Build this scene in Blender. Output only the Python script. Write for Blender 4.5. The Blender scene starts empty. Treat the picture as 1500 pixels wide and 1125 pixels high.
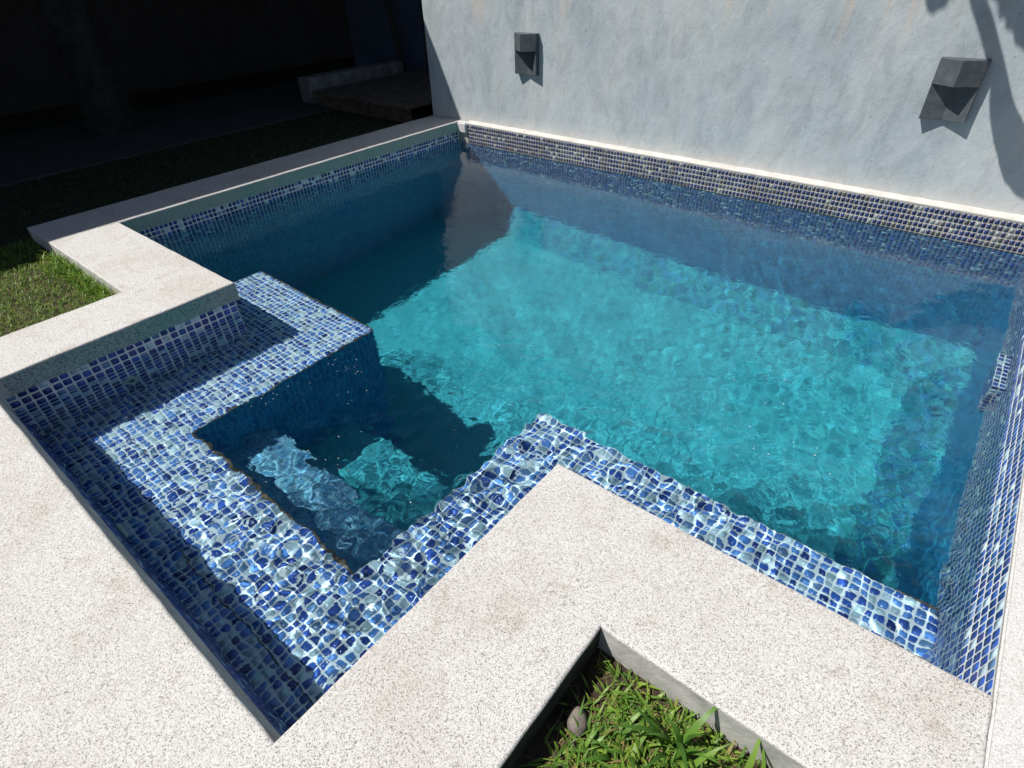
import bpy, bmesh, math, random
import numpy as np
from mathutils import Vector, Matrix

sc = bpy.context.scene
COL = sc.collection
random.seed(7)
RNG = np.random.default_rng(7)

# ------------------------------------------------------------------ camera
# plan coordinates: u runs along the grey wall, v runs from the wall towards the viewer (Y = -v)
CAM = dict(f=827.83, yaw=-0.7021, pitch=-0.654, roll=-0.0341, loc=(4.803, -4.907, 1.504))
def cam_axes():
    y, p, r = CAM['yaw'], CAM['pitch'], CAM['roll']
    fw = Vector((math.sin(y)*math.cos(p), math.cos(y)*math.cos(p), math.sin(p)))
    rt = Vector((math.cos(y), -math.sin(y), 0)); up = rt.cross(fw)
    c, s = math.cos(r), math.sin(r)
    return c*rt + s*up, -s*rt + c*up, fw
RT, UP, FW = cam_axes()
cam = bpy.data.objects.new('camera', bpy.data.cameras.new('camera'))
COL.objects.link(cam)
M = Matrix((RT, UP, -FW)).transposed().to_4x4()
M.translation = Vector(CAM['loc'])
cam.matrix_world = M
cam.data.sensor_width = 36
cam.data.lens = 36*CAM['f']/1500
cam.data.clip_start = 0.05
cam.data.clip_end = 2000
sc.camera = cam

# ------------------------------------------------------------------ sky, sun, exposure
SUN_D = (0.96, 1.01, -2.05)
SUN = Vector(SUN_D).normalized()      # the way the light travels
w = bpy.data.worlds.new('World'); sc.world = w; w.use_nodes = True
wn = w.node_tree
sky = wn.nodes.new('ShaderNodeTexSky'); sky.sky_type = 'NISHITA'; sky.sun_disc = False
sky.sun_elevation = math.asin(-SUN.z); sky.sun_rotation = math.atan2(-SUN.x, -SUN.y)
bg = wn.nodes['Background']; bg.inputs[1].default_value = 0.05
wn.links.new(sky.outputs[0], bg.inputs[0])
sl = bpy.data.lights.new('sun', 'SUN'); sl.energy = 5.0; sl.angle = math.radians(0.5); sl.color = (1, 0.955, 0.89)
so = bpy.data.objects.new('sun', sl); COL.objects.link(so)
so.rotation_euler = SUN.to_track_quat('-Z', 'Y').to_euler()
sl.cycles.is_caustics_light = True
sc.view_settings.view_transform = 'Standard'; sc.view_settings.look = 'None'
sc.view_settings.exposure = 0.3; sc.view_settings.gamma = 1
sc.render.engine = 'CYCLES'
sc.cycles.use_denoising = True
sc.cycles.max_bounces = 10; sc.cycles.transmission_bounces = 8; sc.cycles.glossy_bounces = 4; sc.cycles.diffuse_bounces = 4
sc.cycles.caustics_reflective = True; sc.cycles.caustics_refractive = True
sc.cycles.sample_clamp_indirect = 6

# ------------------------------------------------------------------ plan of the place (metres)
U_C, U_E, U_G = 1.611, 3.971, 5.300
V_B, V_D, V_F = 3.632, 4.862, 3.677
LEAN = 0.083                                # the right wall leans into the pool
def UG(z): return U_G-.003+LEAN*max(z, -.6)
U_R, U_Q, V_Q = -0.472, 1.179, 4.086        # outer edges of the surround
U_P, V_P = 4.435, 4.123                     # corner of the near planting bed
V_W = -0.060                                # face of the grey wall
Z_W, Z_BENCH, Z_STEP, Z_FL = -0.212, -0.55, -0.95, -2.2
BU0, BV0, BU1, BV1, BU2 = 0.87, 3.12, 2.155, 4.305, 3.46
BV2 = 3.10
NOSE = 0.105
PITCH = 0.036

def P(u, v, z=0.0): return (u, -v, z)

# ------------------------------------------------------------------ material helpers
class NT:
    def __init__(s, name):
        s.m = bpy.data.materials.new(name); s.m.use_nodes = True; s.t = s.m.node_tree
        s.b = s.t.nodes['Principled BSDF']; s.out = s.t.nodes['Material Output']
    def n(s, typ, **kw):
        nd = s.t.nodes.new(typ)
        for k, v in kw.items():
            if k.startswith('i_'):
                key = k[2:].replace('_', ' ')
                nd.inputs[key].default_value = v
            else: setattr(nd, k, v)
        return nd
    def l(s, a, b): s.t.links.new(a, b)
    def noise(s, scale, detail=4, rough=0.55, vec=None, dist=0):
        nd = s.n('ShaderNodeTexNoise'); nd.inputs['Scale'].default_value = scale
        nd.inputs['Detail'].default_value = detail; nd.inputs['Roughness'].default_value = rough
        nd.inputs['Distortion'].default_value = dist
        s.l(vec or s.coord(), nd.inputs['Vector']); return nd.outputs['Fac']
    def coord(s):
        if not hasattr(s, '_c'): s._c = s.n('ShaderNodeNewGeometry').outputs['Position']
        return s._c
    def ramp(s, fac, stops):
        nd = s.n('ShaderNodeValToRGB'); e = nd.color_ramp.elements
        while len(e) < len(stops): e.new(0.5)
        for el, (p, c) in zip(e, stops):
            el.position = p; el.color = (*c, 1) if len(c) == 3 else c
        s.l(fac, nd.inputs[0]); return nd.outputs[0]
    def mix(s, fac, a, b, mode='MIX'):
        nd = s.n('ShaderNodeMix', data_type='RGBA', blend_type=mode)
        for sock, val in ((0, fac), (6, a), (7, b)):
            if hasattr(val, 'is_linked'): s.l(val, nd.inputs[sock])
            else: nd.inputs[sock].default_value = val if sock == 0 else (*val, 1)
        return nd.outputs[2]
    def bump(s, h, strength=0.3, dist=0.01):
        nd = s.n('ShaderNodeBump'); nd.inputs['Strength'].default_value = strength; nd.inputs['Distance'].default_value = dist
        s.l(h, nd.inputs['Height']); s.l(nd.outputs[0], s.b.inputs['Normal'])
    def base(s, c, rough=0.8, spec=0.3):
        if hasattr(c, 'is_linked'): s.l(c, s.b.inputs['Base Color'])
        else: s.b.inputs['Base Color'].default_value = (*c, 1)
        s.b.inputs['Roughness'].default_value = rough; s.b.inputs['Specular IOR Level'].default_value = spec
        return s.m
    def stretch(s, sx, sy, sz):
        mp = s.n('ShaderNodeMapping'); mp.inputs['Scale'].default_value = (sx, sy, sz)
        s.l(s.coord(), mp.inputs[0]); return mp.outputs[0]

def k3(v): return (v, v, v)

def mat_concrete(name, light, dark, stain, amount=1.0):
    t = NT(name)
    vo = t.n('ShaderNodeTexVoronoi'); vo.inputs['Scale'].default_value = 440; t.l(t.coord(), vo.inputs['Vector'])
    sep = t.n('ShaderNodeSeparateColor'); t.l(vo.outputs['Color'], sep.inputs[0])
    mid = tuple((a*2+b)/3 for a, b in zip(light, dark))
    sp = t.ramp(sep.outputs[0], [(0.0, dark), (0.09, dark), (0.20, mid), (0.38, light), (1.0, tuple(min(1, c*1.16) for c in light))])
    warm = t.ramp(sep.outputs[1], [(0.86, k3(1)), (0.95, (0.95, 0.87, 0.80))])
    c = t.mix(1.0, sp, warm, 'MULTIPLY')
    pits = t.ramp(t.noise(120, 2, 0.6), [(0.30, k3(0.55)), (0.42, k3(1.0))])
    c = t.mix(0.85*amount, c, t.mix(1.0, c, pits, 'MULTIPLY'))
    st = t.ramp(t.noise(2.3, 7, 0.68, None, 0.4), [(0.48, k3(0)), (0.72, k3(0.75*amount))])
    c = t.mix(st, c, t.mix(1.0, c, stain, 'MULTIPLY'))
    spots = t.ramp(t.noise(9, 5, 0.72, None, 0.6), [(0.57, k3(0)), (0.74, k3(0.8*amount))])
    c = t.mix(spots, c, t.mix(1.0, c, (0.68, 0.60, 0.52), 'MULTIPLY'))
    t.bump(t.noise(190, 3, 0.7), 0.45, 0.003)
    return t.base(c, 0.85, 0.25)

MT = {}
MT['coping'] = mat_concrete('washed_concrete', (0.525, 0.52, 0.513), (0.215, 0.21, 0.203), (0.78, 0.735, 0.68))
MT['coping_smooth'] = mat_concrete('pale_concrete', (0.54, 0.54, 0.54), (0.36, 0.36, 0.36), (0.9, 0.87, 0.83), 0.5)

def mat_nose():
    t = NT('green_grey_concrete')  # darker, greener speckle for the pool-side nosing faces
    g = t.ramp(t.noise(140, 2, 0.6), [(0.36, (0.12, 0.14, 0.135)), (0.52, (0.36, 0.42, 0.40))])
    al = t.ramp(t.noise(2.6, 4, 0.6), [(0.4, k3(0.1)), (0.7, k3(0.75))])
    c = t.mix(al, g, t.mix(1.0, g, (0.45, 0.92, 0.82), 'MULTIPLY'))
    t.bump(t.noise(160, 3, 0.7), 0.6, 0.003)
    return t.base(c, 0.85, 0.2)
MT['nose'] = mat_nose()

def mat_wall():
    t = NT('blue_grey_render')
    a = t.noise(1.7, 9, 0.70, t.stretch(1, 1, 0.6), 0.6)
    c = t.ramp(a, [(0.28, (0.31, 0.362, 0.40)), (0.42, (0.362, 0.413, 0.449)), (0.54, (0.398, 0.441, 0.469)), (0.66, (0.43, 0.463, 0.482)), (0.8, (0.465, 0.49, 0.505))])
    b = t.ramp(t.noise(7, 8, 0.72, t.stretch(1, 1, 0.45), 0.7), [(0.36, k3(0.84)), (0.5, k3(1.0)), (0.66, k3(1.09))])
    c = t.mix(0.9, c, t.mix(1.0, c, b, 'MULTIPLY'))
    st = t.ramp(t.noise(4.2, 7, 0.68, t.stretch(1, 1, 0.35), 0.4), [(0.50, k3(0)), (0.70, k3(0.5))])
    c = t.mix(st, c, t.mix(1.0, c, (0.80, 0.83, 0.84), 'MULTIPLY'))
    pale = t.ramp(t.noise(13, 7, 0.75, t.stretch(1, 1, 0.4), 1.2), [(0.60, k3(0)), (0.72, k3(0.5))])
    c = t.mix(pale, c, (0.55, 0.575, 0.585))
    warm = t.ramp(t.noise(2.0, 6, 0.62, t.stretch(1.7, 1, 0.9)), [(0.54, k3(0)), (0.74, k3(0.4))])
    c = t.mix(warm, c, t.mix(1.0, c, (1.04, 0.93, 0.82), 'MULTIPLY'))
    sz = t.n('ShaderNodeSeparateXYZ'); t.l(t.coord(), sz.inputs[0])
    # runs of rust and lime coming down from the top of the wall
    hi = t.n('ShaderNodeMapRange'); hi.inputs['From Min'].default_value = 0.85; hi.inputs['From Max'].default_value = 1.35; t.l(sz.outputs['Z'], hi.inputs['Value'])
    runs = t.ramp(t.noise(6.5, 4, 0.6, t.stretch(1, 1, 0.10), 0.3), [(0.56, k3(0)), (0.66, k3(1))])
    rf = t.n('ShaderNodeMath', operation='MULTIPLY'); t.l(hi.outputs[0], rf.inputs[0]); t.l(runs, rf.inputs[1])
    c = t.mix(rf.outputs[0], c, t.mix(t.noise(9, 3), (0.60, 0.56, 0.50), (0.42, 0.33, 0.25)))
    # pale efflorescence along the foot
    lo = t.n('ShaderNodeMapRange'); lo.inputs['From Min'].default_value = 0.16; lo.inputs['From Max'].default_value = 0.0; t.l(sz.outputs['Z'], lo.inputs['Value'])
    lf = t.n('ShaderNodeMath', operation='MULTIPLY'); t.l(lo.outputs[0], lf.inputs[0]); t.l(t.noise(6, 5, .7), lf.inputs[1])
    c = t.mix(lf.outputs[0], c, (0.58, 0.56, 0.52))
    scr = t.ramp(t.noise(30, 4, 0.8, t.stretch(1.0, 1, 0.45), 2.5), [(0.69, k3(0)), (0.77, k3(0.6))])
    c = t.mix(scr, c, (0.64, 0.67, 0.68))
    pit = t.ramp(t.noise(60, 2, 0.5), [(0.24, k3(0.4)), (0.30, k3(1))])
    c = t.mix(1.0, c, pit, 'MULTIPLY')
    t.bump(t.noise(9, 8, 0.72, t.stretch(1, 1, 0.6)), 0.35, 0.025)
    return t.base(c, 0.75, 0.3)
MT['wall'] = mat_wall()

def mat_grout(name, c0, c1, sc_=6):
    t = NT(name)
    c = t.ramp(t.noise(sc_, 5, 0.65), [(0.35, c0), (0.65, c1)])
    return t.base(c, 0.8, 0.2)
MT['grout'] = mat_grout('white_grout', (0.50, 0.56, 0.58), (0.72, 0.75, 0.75))
MT['grout_dirty'] = mat_grout('stained_grout', (0.23, 0.215, 0.195), (0.40, 0.385, 0.36), 3.5)
MT['grout_floor'] = mat_grout('turquoise_floor_grout', (0.058, 0.41, 0.475), (0.070, 0.44, 0.50))  # colour carries the water's teal absorption
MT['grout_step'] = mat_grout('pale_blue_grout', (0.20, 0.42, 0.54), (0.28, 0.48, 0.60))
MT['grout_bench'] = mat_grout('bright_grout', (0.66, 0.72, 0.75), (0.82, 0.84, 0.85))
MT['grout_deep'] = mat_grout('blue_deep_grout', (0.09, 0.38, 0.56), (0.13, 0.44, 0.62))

def mat_tile(name, c, var=0.35, rough=0.12, spec=0.5):
    t = NT(name)
    n = t.noise(14, 3, 0.6)
    col = t.ramp(n, [(0.3, tuple(x*(1-var) for x in c)), (0.7, tuple(x*(1+var) for x in c))])
    return t.base(col, rough, spec)
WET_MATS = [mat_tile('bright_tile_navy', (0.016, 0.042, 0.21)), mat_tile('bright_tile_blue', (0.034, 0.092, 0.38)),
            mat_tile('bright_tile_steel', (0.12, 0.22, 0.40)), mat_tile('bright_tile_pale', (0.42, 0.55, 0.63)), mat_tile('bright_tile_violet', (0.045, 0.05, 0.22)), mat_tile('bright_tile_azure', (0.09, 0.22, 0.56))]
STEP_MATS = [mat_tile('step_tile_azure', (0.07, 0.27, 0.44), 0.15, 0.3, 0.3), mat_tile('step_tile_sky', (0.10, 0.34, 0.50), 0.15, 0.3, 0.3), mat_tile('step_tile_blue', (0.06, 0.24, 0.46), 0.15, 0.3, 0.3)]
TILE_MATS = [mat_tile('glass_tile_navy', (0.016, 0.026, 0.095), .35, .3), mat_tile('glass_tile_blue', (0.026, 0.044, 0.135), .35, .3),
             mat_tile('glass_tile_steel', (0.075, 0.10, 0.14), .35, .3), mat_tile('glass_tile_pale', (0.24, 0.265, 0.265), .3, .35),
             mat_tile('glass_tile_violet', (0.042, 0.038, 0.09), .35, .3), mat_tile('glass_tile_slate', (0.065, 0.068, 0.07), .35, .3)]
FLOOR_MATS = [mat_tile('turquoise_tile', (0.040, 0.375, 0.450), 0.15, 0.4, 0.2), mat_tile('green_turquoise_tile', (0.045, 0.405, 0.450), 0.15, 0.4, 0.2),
              mat_tile('blue_turquoise_tile', (0.036, 0.335, 0.440), 0.15, 0.4, 0.2)]  # the water's teal absorption is put into these floor colours
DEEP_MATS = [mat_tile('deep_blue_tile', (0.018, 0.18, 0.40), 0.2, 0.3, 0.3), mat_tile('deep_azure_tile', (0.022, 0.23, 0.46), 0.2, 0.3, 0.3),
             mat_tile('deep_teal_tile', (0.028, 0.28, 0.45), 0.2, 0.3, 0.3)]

def mat_simple(name, c0, c1, scale=8, rough=0.8, bump=0.3, bscale=40, spec=0.3):
    t = NT(name)
    c = t.ramp(t.noise(scale, 5, 0.65), [(0.32, c0), (0.68, c1)])
    if bump: t.bump(t.noise(bscale, 4, 0.7), bump, 0.006)
    return t.base(c, rough, spec)
MT['ledge'] = mat_simple('white_lime_ledge', (0.42, 0.405, 0.38), (0.58, 0.565, 0.54), 7, 0.85, 0.4, 60)
MT['lamp'] = mat_simple('dark_slate', (0.052, 0.062, 0.073), (0.092, 0.104, 0.118), 18, 0.6, 0.3, 45)
MT['rust_edge'] = mat_simple('rusty_trim', (0.03, 0.024, 0.016), (0.16, 0.12, 0.085), 30, 0.9, 0.5, 60)
MT['soil'] = mat_simple('dark_soil', (0.018, 0.013, 0.009), (0.075, 0.055, 0.036), 14, 0.95, 0.8, 45)
MT['lawn_soil'] = mat_simple('lawn_soil', (0.010, 0.011, 0.007), (0.035, 0.036, 0.018), 9, 0.95, 0.8, 45)  # base darkened to deepen the shade on the left
MT['path'] = mat_simple('grey_path', (0.035, 0.035, 0.038), (0.055, 0.055, 0.06), 4, 0.9, 0.3, 60)  # pale path darkened in its base colour to deepen the porch shade
MT['board'] = mat_simple('formed_concrete', (0.30, 0.30, 0.29), (0.55, 0.54, 0.52), 9, 0.9, 0.4, 50)
MT['shaded_board'] = mat_simple('shaded_board_concrete', (0.010, 0.011, 0.010), (0.045, 0.045, 0.04), 9, 0.95, 0.6, 50)  # near-black copy of the formed concrete, with the bed's shade painted in
MT['bark'] = mat_simple('grey_bark', (0.012, 0.011, 0.011), (0.035, 0.034, 0.034), 12, 0.95, 1.0, 18)  # bark colour lowered to paint in the deep porch shade
MT['stem'] = mat_simple('palm_stem', (0.07, 0.06, 0.04), (0.16, 0.13, 0.08), 12, 0.9, 1.0, 25)
MT['wood'] = mat_simple('weathered_wood', (0.055, 0.040, 0.030), (0.13, 0.10, 0.078), 9, 0.9, 0.5, 30)
MT['slat'] = mat_simple('dark_slat_wood', (0.025, 0.020, 0.017), (0.060, 0.050, 0.043), 9, 0.9, 0.4, 30)
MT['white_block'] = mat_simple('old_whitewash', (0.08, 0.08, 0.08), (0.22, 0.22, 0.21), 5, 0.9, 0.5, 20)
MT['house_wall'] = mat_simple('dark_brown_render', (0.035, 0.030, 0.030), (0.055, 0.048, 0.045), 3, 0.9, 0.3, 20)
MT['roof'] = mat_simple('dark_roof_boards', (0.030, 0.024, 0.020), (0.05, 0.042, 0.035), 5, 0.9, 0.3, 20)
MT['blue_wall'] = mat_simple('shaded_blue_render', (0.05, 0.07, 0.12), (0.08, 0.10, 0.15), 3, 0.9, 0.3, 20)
MT['fitting'] = mat_simple('aged_plastic', (0.30, 0.42, 0.36), (0.42, 0.54, 0.46), 30, 0.5, 0.0)
MT['dark_hole'] = mat_simple('dark_plastic', (0.01, 0.012, 0.012), (0.02, 0.022, 0.022), 30, 0.5, 0.0)
MT['stone'] = mat_simple('river_stone', (0.10, 0.085, 0.075), (0.22, 0.19, 0.165), 40, 0.85, 0.3, 120)
MT['foam'] = mat_simple('white_foam', (0.80, 0.82, 0.83), (0.9, 0.9, 0.9), 50, 0.3, 0.0)
MT['straw'] = mat_simple('dry_straw', (0.22, 0.16, 0.07), (0.40, 0.31, 0.16), 30, 0.9, 0.0)

def mat_leaf(name, stops, trans=0.35):
    t = NT(name)
    n = t.n('ShaderNodeAttribute', attribute_name='tint')
    c = t.ramp(n.outputs['Fac'], stops)
    t.base(c, 0.45, 0.35)
    tr = t.n('ShaderNodeBsdfTranslucent'); t.l(c, tr.inputs['Color'])
    mx = t.n('ShaderNodeMixShader'); mx.inputs[0].default_value = trans
    t.l(t.b.outputs[0], mx.inputs[1]); t.l(tr.outputs[0], mx.inputs[2]); t.l(mx.outputs[0], t.out.inputs['Surface'])
    return t.m
MT['grass'] = mat_leaf('grass_blade', [(0.0, (0.05, 0.12, 0.018)), (0.45, (0.13, 0.25, 0.030)), (0.8, (0.26, 0.37, 0.055)), (0.9, (0.27, 0.23, 0.08)), (1.0, (0.30, 0.22, 0.10))])
MT['broad'] = mat_leaf('broad_blade', [(0.0, (0.05, 0.13, 0.02)), (0.5, (0.10, 0.22, 0.03)), (1.0, (0.19, 0.32, 0.05))], 0.35)
MT['palm_leaf'] = mat_leaf('palm_blade', [(0.0, (0.03, 0.08, 0.015)), (1.0, (0.08, 0.15, 0.03))], 0.08)

def mat_water():
    t = NT('pool_water'); t.t.nodes.remove(t.b)
    rf = t.n('ShaderNodeBsdfRefraction'); rf.inputs['IOR'].default_value = 1.333; rf.inputs['Roughness'].default_value = 0.105
    rf.inputs['Color'].default_value = (0.85, 0.965, 1.0, 1)
    gl = t.n('ShaderNodeBsdfGlossy'); gl.inputs['Roughness'].default_value = 0.0; gl.inputs['Color'].default_value = (1, 1, 1, 1)
    fr = t.n('ShaderNodeFresnel'); fr.inputs['IOR'].default_value = 1.333
    mx = t.n('ShaderNodeMixShader'); t.l(fr.outputs[0], mx.inputs[0]); t.l(rf.outputs[0], mx.inputs[1]); t.l(gl.outputs[0], mx.inputs[2])
    bp = t.n('ShaderNodeBump'); bp.inputs['Strength'].default_value = 0.24; bp.inputs['Distance'].default_value = 0.004
    amt = t.ramp(t.noise(1.6, 3, 0.6), [(0.38, k3(0.35)), (0.62, k3(1.0))])
    hm = t.n('ShaderNodeMath', operation='MULTIPLY'); t.l(t.noise(40, 2, 0.45, None, 0.5), hm.inputs[0]); t.l(amt, hm.inputs[1])
    b2 = t.n('ShaderNodeBump'); b2.inputs['Strength'].default_value = 0.20; b2.inputs['Distance'].default_value = 0.010
    t.l(t.noise(11, 2, 0.5, None, 0.8), b2.inputs['Height']); t.l(b2.outputs[0], bp.inputs['Normal'])
    t.l(hm.outputs[0], bp.inputs['Height'])
    for nd in (rf, gl, fr): t.l(bp.outputs[0], nd.inputs['Normal'])
    t.l(mx.outputs[0], t.out.inputs['Surface'])
    return t.m
MT['water'] = mat_water()

# ------------------------------------------------------------------ object helpers
def tag(o, label=None, cat=None, group=None, kind=None):
    if label: o['label'] = label
    if cat: o['category'] = cat
    if group: o['group'] = group
    if kind: o['kind'] = kind
    return o
def empty(name, loc=(0, 0, 0)):
    o = bpy.data.objects.new(name, None); COL.objects.link(o); o.location = loc; o.empty_display_size = 0.1
    return o
def link(name, me, mat=None, parent=None, smooth=False, mats=None, receive=False):
    o = bpy.data.objects.new(name, me); COL.objects.link(o)
    for m in (mats or ([mat] if mat else [])): me.materials.append(m)
    if parent is not None:
        o.parent = parent; o.matrix_parent_inverse = parent.matrix_basis.inverted()
    if smooth: me.shade_smooth()
    if receive: o.cycles.is_caustics_receiver = True
    return o
def from_bm(name, bm, mat, parent=None, smooth=False, receive=False):
    me = bpy.data.meshes.new(name); bm.normal_update(); bm.to_mesh(me); bm.free()
    return link(name, me, mat, parent, smooth, receive=receive)
def box(bm, u0, u1, v0, v1, z0, z1):
    vs = [bm.verts.new(P(u, v, z)) for z in (z0, z1) for (u, v) in ((u0, v0), (u1, v0), (u1, v1), (u0, v1))]
    for f in ((0, 1, 2, 3), (7, 6, 5, 4), (0, 4, 5, 1), (1, 5, 6, 2), (2, 6, 7, 3), (3, 7, 4, 0)):
        bm.faces.new([vs[i] for i in f])
    return vs
def box_obj(name, dims, mat, parent=None, bevel=0.004, receive=False):
    bm = bmesh.new(); box(bm, *dims)
    bmesh.ops.recalc_face_normals(bm, faces=bm.faces)
    if bevel: bmesh.ops.bevel(bm, geom=bm.edges[:], offset=bevel, segments=2, affect='EDGES', profile=0.5)
    return from_bm(name, bm, mat, parent, receive=receive)
def mesh_arrays(name, verts, loops, starts, totals, mat_idx=None):
    me = bpy.data.meshes.new(name)
    me.vertices.add(len(verts)); me.vertices.foreach_set('co', np.asarray(verts, np.float32).ravel())
    me.loops.add(len(loops)); me.loops.foreach_set('vertex_index', np.asarray(loops, np.int32))
    me.polygons.add(len(starts)); me.polygons.foreach_set('loop_start', np.asarray(starts, np.int32))
    me.polygons.foreach_set('loop_total', np.asarray(totals, np.int32))
    if mat_idx is not None: me.polygons.foreach_set('material_index', np.asarray(mat_idx, np.int32))
    me.update(calc_edges=True); me.validate()
    return me
def quad_obj(name, quads, mat, parent=None, receive=False, recalc=False):
    bm = bmesh.new()
    for q in quads: bm.faces.new([bm.verts.new(P(*c)) for c in q])
    bmesh.ops.remove_doubles(bm, verts=bm.verts[:], dist=1e-5)
    return from_bm(name, bm, mat, parent, receive=receive)

def wob(u, v, s, seed=0.0):
    return (math.sin(u*s*1.0+seed)+math.sin(v*s*1.31+1.7+seed)+math.sin((u+v)*s*2.3+seed*2)+math.sin((u-v)*s*4.1+.5))/4

# ------------------------------------------------------------------ ground
def ground_sheet():
    # one sheet to the horizon with openings left for the pool and the sunken bed
    us = [-400, -60, -12, -0.40, -0.2, 5.36, 5.7, 12, 60, 400]
    bm = bmesh.new(); box_hole = []
    ulist = [-400, -40, -0.3, 1.3, 4.2, 5.6, 40, 400]; vlist = [-400, -40, -0.10, 3.9, 5.2, 40, 400]
    for i in range(len(ulist)-1):
        for j in range(len(vlist)-1):
            a, b, c, d = ulist[i], ulist[i+1], vlist[j], vlist[j+1]
            if a >= -0.31 and b <= 5.61 and c >= -0.11 and d <= 3.91: continue
            if a >= 1.29 and b <= 4.21 and c >= 3.89 and d <= 5.21: continue
            bm.faces.new([bm.verts.new(P(*q, -0.16)) for q in ((a, d), (b, d), (b, c), (a, c))])
    bmesh.ops.remove_doubles(bm, verts=bm.verts[:], dist=1e-4)
    return tag(from_bm('ground', bm, MT['lawn_soil']), 'dark bare soil of the garden around the pool', None, kind='structure')
ground_sheet()

def soil_patch(name, u0, u1, v0, v1, z, mat, amp, n, label):
    nu, nv = n; bm = bmesh.new(); g = []
    for i in range(nu+1):
        row = []
        for j in range(nv+1):
            u = u0+(u1-u0)*i/nu; v = v0+(v1-v0)*j/nv
            row.append(bm.verts.new(P(u, v, z+amp*wob(u, v, 17)+amp*0.6*wob(u, v, 41, 2))))
        g.append(row)
    for i in range(nu):
        for j in range(nv): bm.faces.new((g[i][j], g[i][j+1], g[i+1][j+1], g[i+1][j]))
    return tag(from_bm(name, bm, mat, smooth=True), label, kind='structure')
soil_patch('soil_bed', U_P-0.02, 6.6, V_P-0.02, 6.2, -0.125, MT['soil'], 0.012, (60, 60), 'brown soil under the weeds in the sunken bed')
soil_patch('lawn_ground', -0.5, U_Q+0.02, V_Q-0.02, 7.0, -0.105, MT['soil'], 0.010, (40, 60), 'soil under the sunlit lawn beside the step in the coping')
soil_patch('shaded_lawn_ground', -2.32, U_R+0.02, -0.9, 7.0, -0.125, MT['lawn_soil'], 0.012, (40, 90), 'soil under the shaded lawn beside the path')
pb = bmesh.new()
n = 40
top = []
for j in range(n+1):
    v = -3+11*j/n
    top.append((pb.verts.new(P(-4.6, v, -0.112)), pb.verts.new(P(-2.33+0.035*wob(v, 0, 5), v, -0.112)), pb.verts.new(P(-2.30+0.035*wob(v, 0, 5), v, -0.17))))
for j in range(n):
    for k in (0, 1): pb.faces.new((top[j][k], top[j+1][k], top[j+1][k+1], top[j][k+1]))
tag(from_bm('path', pb, MT['path']), 'pale grey concrete path in the shade under the porch', kind='structure')

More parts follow.
